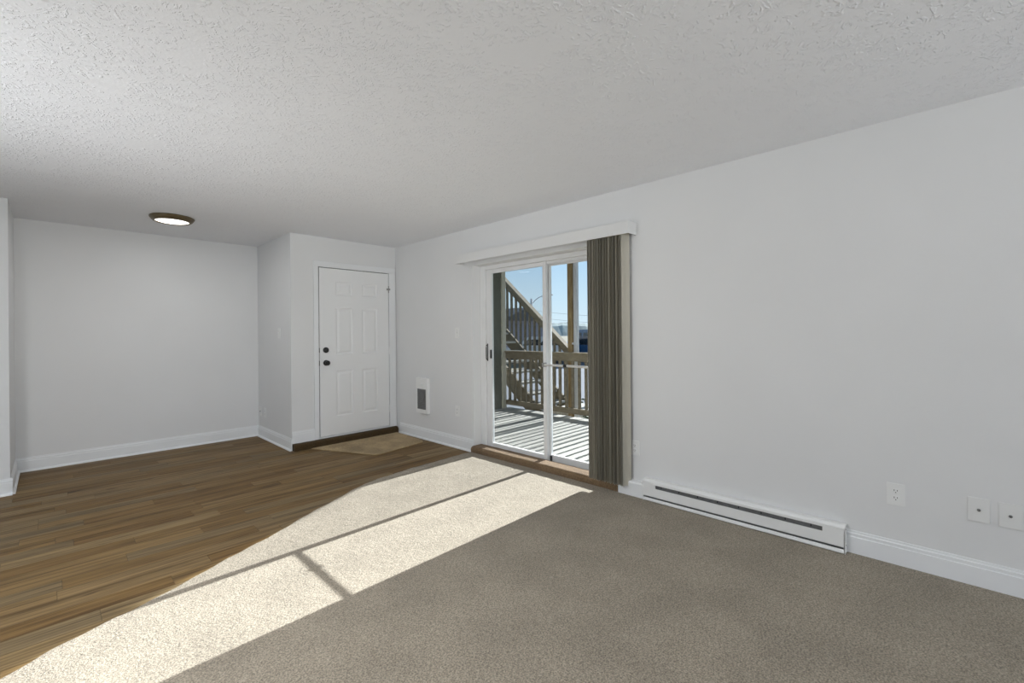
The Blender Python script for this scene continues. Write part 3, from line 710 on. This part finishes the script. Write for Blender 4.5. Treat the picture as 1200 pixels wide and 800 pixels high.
# porch side wall with corner trim
bm = nb(); box(bm, XW+0.001, 5.70, 5.79, 5.95, -0.6, 3.4)
wp = struct(obj('wall_porch', bm, 'siding'), 'dark olive side wall of the porch at the left of the glass', 'wall')
for i in range(18):
    z = -0.5+i*0.2
    bm = nb(); prism(bm, [(XW+0.002, 5.7895, z), (XW+0.002, 5.776, z), (XW+0.002, 5.7895, z+0.198)], (5.698-XW, 0, 0)); obj('siding_board', bm, 'siding', wp)
bm = nb(); box(bm, 5.701, 5.79, 5.75, 5.97, -0.6, 3.4, 0.003)
struct(obj('trim_4', bm, 'siding_trim'), 'pale corner board at the end of the porch wall', 'trim')
# upper deck over the porch
ud = root('upper_deck', (4.6, 3.5, 2.7)); tag(ud, 'timber upper deck that roofs the porch', 'deck')
bm = nb(); box(bm, XW+0.002, 5.90, 0.2, 5.745, 2.90, 2.94); obj('floor_boards', bm, 'deck', ud)
bm = nb(); box(bm, 5.86, 5.90, 0.2, 5.745, 2.70, 2.899); box(bm, 3.5, 3.54, 0.2, 5.745, 2.70, 2.899); obj('beam', bm, 'rail_wood', ud)
for i in range(13):
    yy = 0.3+i*0.44; bm = nb(); box(bm, 3.541, 5.859, yy-0.02, yy+0.02, 2.72, 2.899); obj('joist', bm, 'rail_wood', ud)

# ---- stair seen through the glass
SXN, SXF = 7.0, 6.08
st = root('staircase', (6.6, 5.2, -0.06)); tag(st, 'outdoor timber staircase rising to the left beyond the deck', 'staircase')
slope = 0.857
def rail_z(y_): return 0.956+(y_-5.21)*slope
def nose_z(y_): return rail_z(y_)-1.03
bm = nb(); beam(bm, (SXN, 5.12, rail_z(5.12)-0.07), (SXN, 8.6, rail_z(8.6)-0.07), 0.04, 0.13); obj('handrail', bm, 'rail_wood', st)
bm = nb(); beam(bm, (SXN, 5.12, rail_z(5.12)+0.012), (SXN, 8.6, rail_z(8.6)+0.012), 0.13, 0.035); obj('handrail_cap', bm, 'rail_wood', st)
yy = 5.33
while yy < 8.6:
    bm = nb(); box(bm, SXN-0.02, SXN+0.02, yy-0.019, yy+0.019, nose_z(yy)-0.10, rail_z(yy)-0.12); obj('baluster', bm, 'rail_wood', st); yy += 0.131
bm = nb(); box(bm, SXN-0.045, SXN+0.045, 5.10, 5.19, -0.6, 1.02); obj('newel_post', bm, 'post_wood', st)
for xx in (SXN-0.045, SXF):
    bm = nb(); beam(bm, (xx, 5.2, nose_z(5.2)-0.14), (xx, 8.6, nose_z(8.6)-0.14), 0.045, 0.26); obj('stringer', bm, 'rail_wood', st)
i = 0
while i < 15:
    y0 = 5.28+i*0.22; z0 = nose_z(y0)
    bm = nb(); box(bm, SXF+0.025, SXN-0.07, y0-0.02, y0+0.26, z0-0.04, z0, 0.003); obj('tread', bm, 'deck', st); i += 1
bm = nb(); box(bm, 6.07, 7.1, 4.48, 5.095, -0.14, -0.06); obj('landing', bm, 'deck', st)
for xx, yy in ((6.12, 4.54), (7.04, 4.54), (6.12, 5.04)):
    bm = nb(); box(bm, xx-0.045, xx+0.045, yy-0.045, yy+0.045, -0.6, -0.141); obj('pier', bm, 'rail_wood', st)
# added stair flight outside the frame, shaped so its slanted underside shades the wood floor
us = root('shade_staircase', (8.6, 3.0, 2.4)); tag(us, 'added unseen stair flight slanting up to the right, shades the wood floor', 'staircase')
UX0, UX1 = 8.1, 9.1
def und(y_): return (UX1-(1.756-(3.57-y_)*2.1))*SUN_T
ya, yb = 4.05, 1.55
bm = nb(); prism(bm, [(UX0, ya, und(ya)), (UX0, yb, und(yb)), (UX0, yb, und(yb)+0.30), (UX0, ya, und(ya)+0.30)], (UX1-UX0, 0, 0)); obj('soffit', bm, 'rail_wood', us)
for i in range(9):
    yy = ya-0.28*i; z0 = und(yy)+0.31+0.02
    bm = nb(); box(bm, UX0, UX1, yy-0.30, yy, z0, z0+0.04); obj('tread', bm, 'deck', us)
for xx in (UX0, UX1-0.03):
    bm = nb(); prism(bm, [(xx, ya, und(ya)+0.28), (xx, yb, und(yb)+0.28), (xx, yb, und(yb)+1.45), (xx, ya, und(ya)+1.45)], (0.03, 0, 0)); obj('guard_panel', bm, 'rail_wood', us)
bm = nb(); box(bm, UX0, UX1, ya+0.001, 4.75, und(ya), und(ya)+0.2); obj('landing', bm, 'rail_wood', us)
bm = nb(); box(bm, UX1-0.03, UX1, ya+0.001, 4.75, und(ya)+0.2, und(ya)+1.45); obj('landing_guard', bm, 'rail_wood', us)
bm = nb(); box(bm, UX0, UX1, 0.5, yb-0.001, und(yb), und(yb)+0.3); obj('top_landing', bm, 'rail_wood', us)
for xx, yy, zz in ((UX0+0.06, 4.68, und(ya)), (UX1-0.06, 4.68, und(ya)), (UX0+0.06, 0.6, und(yb)), (UX1-0.06, 0.6, und(yb))):
    bm = nb(); box(bm, xx-0.06, xx+0.06, yy-0.06, yy+0.06, -0.6, zz-0.001); obj('post', bm, 'post_wood', us)

# ---- ground, road, far things
M['earth'] = noise_mat('dry_grass', (0.16, 0.14, 0.09), 0.95, 0.35, 0.8, 0.5, 20, 0.02)
M['road'] = noise_mat('pale_asphalt', (0.125, 0.13, 0.14), 0.9, 0.1, 0.6, 0.3, 40, 0.005)
M['hill'] = noise_mat('far_hill', (0.13, 0.17, 0.165), 1.0, 0.3, 0.12)
M['house_wall'] = noise_mat('lilac_siding', (0.25, 0.24, 0.27), 0.8, 0.05, 2)
M['roof'] = noise_mat('roof_shingle', (0.10, 0.10, 0.105), 0.9, 0.2, 6, 0.3, 30, 0.01)
M['car_blue'] = noise_mat('blue_car_paint', (0.018, 0.06, 0.13), 0.25, 0.05, 3, coat=0.6)
M['car_silver'] = noise_mat('silver_car_paint', (0.45, 0.46, 0.48), 0.3, 0.03, 3, metal=0.4, coat=0.5)
M['tyre'] = noise_mat('tyre_rubber', (0.02, 0.02, 0.02), 0.85, 0.1, 20)
M['car_glass'] = noise_mat('car_glass', (0.02, 0.025, 0.03), 0.08, 0.05, 4)
M['leaf'] = noise_mat('shrub_leaf', (0.06, 0.075, 0.03), 0.8, 0.4, 8)
bm = nb()
G = [[bm.verts.new((XW+0.02+(i/24)**2*330, -120+(j/24)*420, -0.62-0.02*math.sin(i+j*1.3))) for j in range(25)] for i in range(25)]
for i in range(24):
    for j in range(24): bm.faces.new((G[i][j], G[i+1][j], G[i+1][j+1], G[i][j+1]))
struct(obj('ground', bm, 'earth', smooth=True), 'dry ground falling away below the deck', 'ground')
# road strip running away across the view
bm = nb(); a = Vector((10.5, 4.0, 0)); d = Vector((0.80, 0.60, 0)); q = Vector((-0.6, 0.8, 0)); rows = []
for i in range(20):
    c = a+d*(i*4.5); wdt = 7.0
    rows.append([bm.verts.new(c-q*5+Vector((0, 0, -0.585))), bm.verts.new(c+q*5.5+Vector((0, 0, -0.585)))])
for A, B in zip(rows, rows[1:]): bm.faces.new((A[0], A[1], B[1], B[0]))
struct(obj('road', bm, 'road'), 'pale asphalt car park below the deck', 'road')
# distant hills
bm = nb(); rnd = random.Random(3); n = 140; ring0 = []; ring1 = []; ring2 = []
for i in range(n+1):
    a_ = math.radians(5+i*80/n); R = 260
    hgt = 4.2+2.2*math.sin(i*0.11+1)+1.1*math.sin(i*0.37)+rnd.random()*0.9
    ring0.append(bm.verts.new((R*math.cos(a_), R*math.sin(a_), -1.0))); ring1.append(bm.verts.new(((R+18)*math.cos(a_), (R+18)*math.sin(a_), hgt*0.75+rnd.random()*0.6)))
    ring2.append(bm.verts.new(((R+45)*math.cos(a_), (R+45)*math.sin(a_), hgt+1.0)))
for A, B in ((ring0, ring1), (ring1, ring2)):
    for i in range(n): bm.faces.new((A[i], A[i+1], B[i+1], B[i]))
struct(obj('hill', bm, 'hill'), 'low wooded hills along the horizon', 'hill')
# neighbour house behind the stair
hs = root('house', (24.5, 25.2, -0.6)); tag(hs, 'grey lilac house with a dark roof behind the stair railing', 'house')
bm = nb(); box(bm, 22.5, 27, 22.6, 30, -0.62, 2.2); obj('wall', bm, 'house_wall', hs)
bm = nb(); prism(bm, [(22.1, 22.3, 2.2), (27.4, 22.3, 2.2), (24.75, 22.3, 3.2)], (0, 8, 0)); obj('roof', bm, 'roof', hs)
for yy in (23.3, 25.2, 27.1):
    bm = nb(); box(bm, 22.44, 22.499, yy, yy+0.9, 0.6, 1.7); f_ = obj('window', bm, 'vinyl', hs)
    bm = nb(); box(bm, 22.42, 22.439, yy+0.08, yy+0.82, 0.68, 1.62); obj('pane', bm, 'car_glass', f_)
# cars
def car(name, loc, ang, mat, label, L_=4.6, W_=1.85, Hh=1.75):
    r_ = root(name, loc); tag(r_, label, 'car'); r_.rotation_euler = (0, 0, ang); r_['_o'] = (0, 0, 0)
    body = [(-L_/2, 0.35), (L_/2, 0.35), (L_/2, 0.75), (L_/2-0.25, 0.95), (L_/2-1.15, 1.05), (L_/2-1.75, Hh-0.05), (L_/2-2.1, Hh), (-L_/2+0.55, Hh), (-L_/2+0.15, 1.1), (-L_/2, 0.95)]
    bm = nb(); prism(bm, [(x, -W_/2, z) for x, z in body], (0, W_, 0)); bmesh.ops.bevel(bm, geom=list(bm.edges), offset=0.05, segments=2, affect='EDGES'); smooth_by_angle(obj('body', bm, mat, r_), 40)
    for s in (-1, 1):
        for xa, xb in ((-L_/2+0.55, -0.55), (-0.45, 0.45)):
            bm = nb(); prism(bm, [(xa, s*(W_/2+0.004), 1.12), (xb+0.25, s*(W_/2+0.004), 1.12), (xb-0.05, s*(W_/2+0.004), Hh-0.18), (xa+0.1, s*(W_/2+0.004), Hh-0.18)], (0, s*0.006, 0)); obj('window', bm, 'car_glass', r_)
        for xx in (-L_/2+0.85, L_/2-0.85):
            bm = nb(); lathe(bm, [(0, -0.11), (0.30, -0.11), (0.34, -0.08), (0.34, 0.08), (0.30, 0.11), (0, 0.11)], (xx, s*(W_/2-0.08), 0.34), (0, 1, 0), 20); obj('wheel', bm, 'tyre', r_)
    bm = nb(); prism(bm, [(L_/2-1.17, -W_/2+0.12, 1.10), (L_/2-1.17, W_/2-0.12, 1.10), (L_/2-1.72, W_/2-0.18, Hh-0.12), (L_/2-1.72, -W_/2+0.18, Hh-0.12)], (0.012, 0, 0.012)); obj('windscreen', bm, 'car_glass', r_)
    bm = nb(); prism(bm, [(-L_/2+0.13, -W_/2+0.12, 1.16), (-L_/2+0.13, W_/2-0.12, 1.16), (-L_/2+0.50, W_/2-0.18, Hh-0.12), (-L_/2+0.50, -W_/2+0.18, Hh-0.12)], (-0.012, 0, 0.012)); obj('rear_window', bm, 'car_glass', r_)
    return r_
car('car', (24.0, 16.2, -0.585), math.radians(70), 'car_blue', 'blue car parked beyond the railing by the post', 4.8, 1.95, 2.05)
car('car', (21.3, 18.6, -0.585), math.radians(128), 'car_silver', 'silver car parked behind the stair railing', 4.4, 1.8, 1.65)
# street lamp and wires
sl = root('street_lamp', (30.0, 26.3, -0.6)); tag(sl, 'tall thin street lamp with a curved arm above the stair', 'street lamp')
bm = nb(); tube(bm, [(30, 26.55, -0.62), (30, 26.55, 4.0), (30, 26.55, 4.35)], [0.13, 0.10, 0.09], 10); obj('pole', bm, 'grey_metal', sl)
pts = [(30, 26.55-0.15-1.75*t_, 3.95+0.6*(1-(1-t_)**2.6)) for t_ in [i/8 for i in range(9)]]
bm = nb(); tube(bm, pts, 0.035, 8); obj('arm', bm, 'grey_metal', sl)
bm = nb(); p = pts[-1]; box(bm, p[0]-0.09, p[0]+0.09, p[1]-0.5, p[1]-0.02, p[2]-0.06, p[2]+0.05, 0.02); obj('lamp_head', bm, 'grey_metal', sl)
for i, (h0, h1, lab) in enumerate(((5.2, 3.4, 'upper thin power line against the sky'), (4.3, 2.6, 'lower thin power line against the sky'))):
    bm = nb(); pts = []
    for s in range(13):
        t_ = s/12; pts.append((45+t_*6, 46-t_*36, h0+(h1-h0)*t_-1.2*math.sin(PI*t_)))
    tube(bm, pts, 0.018, 5); tag(obj('power_line', bm, 'grey_metal'), lab, 'wire')
# shrubs under the stair
def shrub(c, r_, label):
    rr = random.Random(int(c[0]*100)); rt_ = root('shrub', (c[0], c[1], -0.6)); tag(rt_, label, 'shrub', None)
    bm = nb()
    for i in range(420):
        th, ph = rr.uniform(0, 2*PI), rr.uniform(-0.2, 1)*PI/2; d_ = rr.uniform(0.45, 1)*r_
        p = Vector((c[0]+d_*math.cos(th)*math.cos(ph), c[1]+d_*math.sin(th)*math.cos(ph), -0.55+abs(d_*math.sin(ph))*1.1))
        a_ = Vector((rr.uniform(-1, 1), rr.uniform(-1, 1), rr.uniform(-1, 1))).normalized()*0.06; b_ = a_.orthogonal().normalized()*0.025
        vs = [bm.verts.new(p-a_), bm.verts.new(p+b_), bm.verts.new(p+a_), bm.verts.new(p-b_)]; bm.faces.new(vs)
    o = obj('foliage', bm, 'leaf', rt_); o['kind'] = 'stuff'
    bm = nb(); tube(bm, [(c[0], c[1], -0.62), (c[0]+0.03, c[1], -0.2)], 0.03, 6); obj('stem', bm, 'rail_wood', rt_)
shrub((7.6, 3.9), 0.45, 'low dark shrub just beyond the railing, near the post')
shrub((7.75, 5.6), 0.42, 'low dark shrub just beyond the railing, under the stair')

# ------------------------------------------------------------------ clean-up
for r_ in ROOTS:
    if '_o' in r_: del r_['_o']
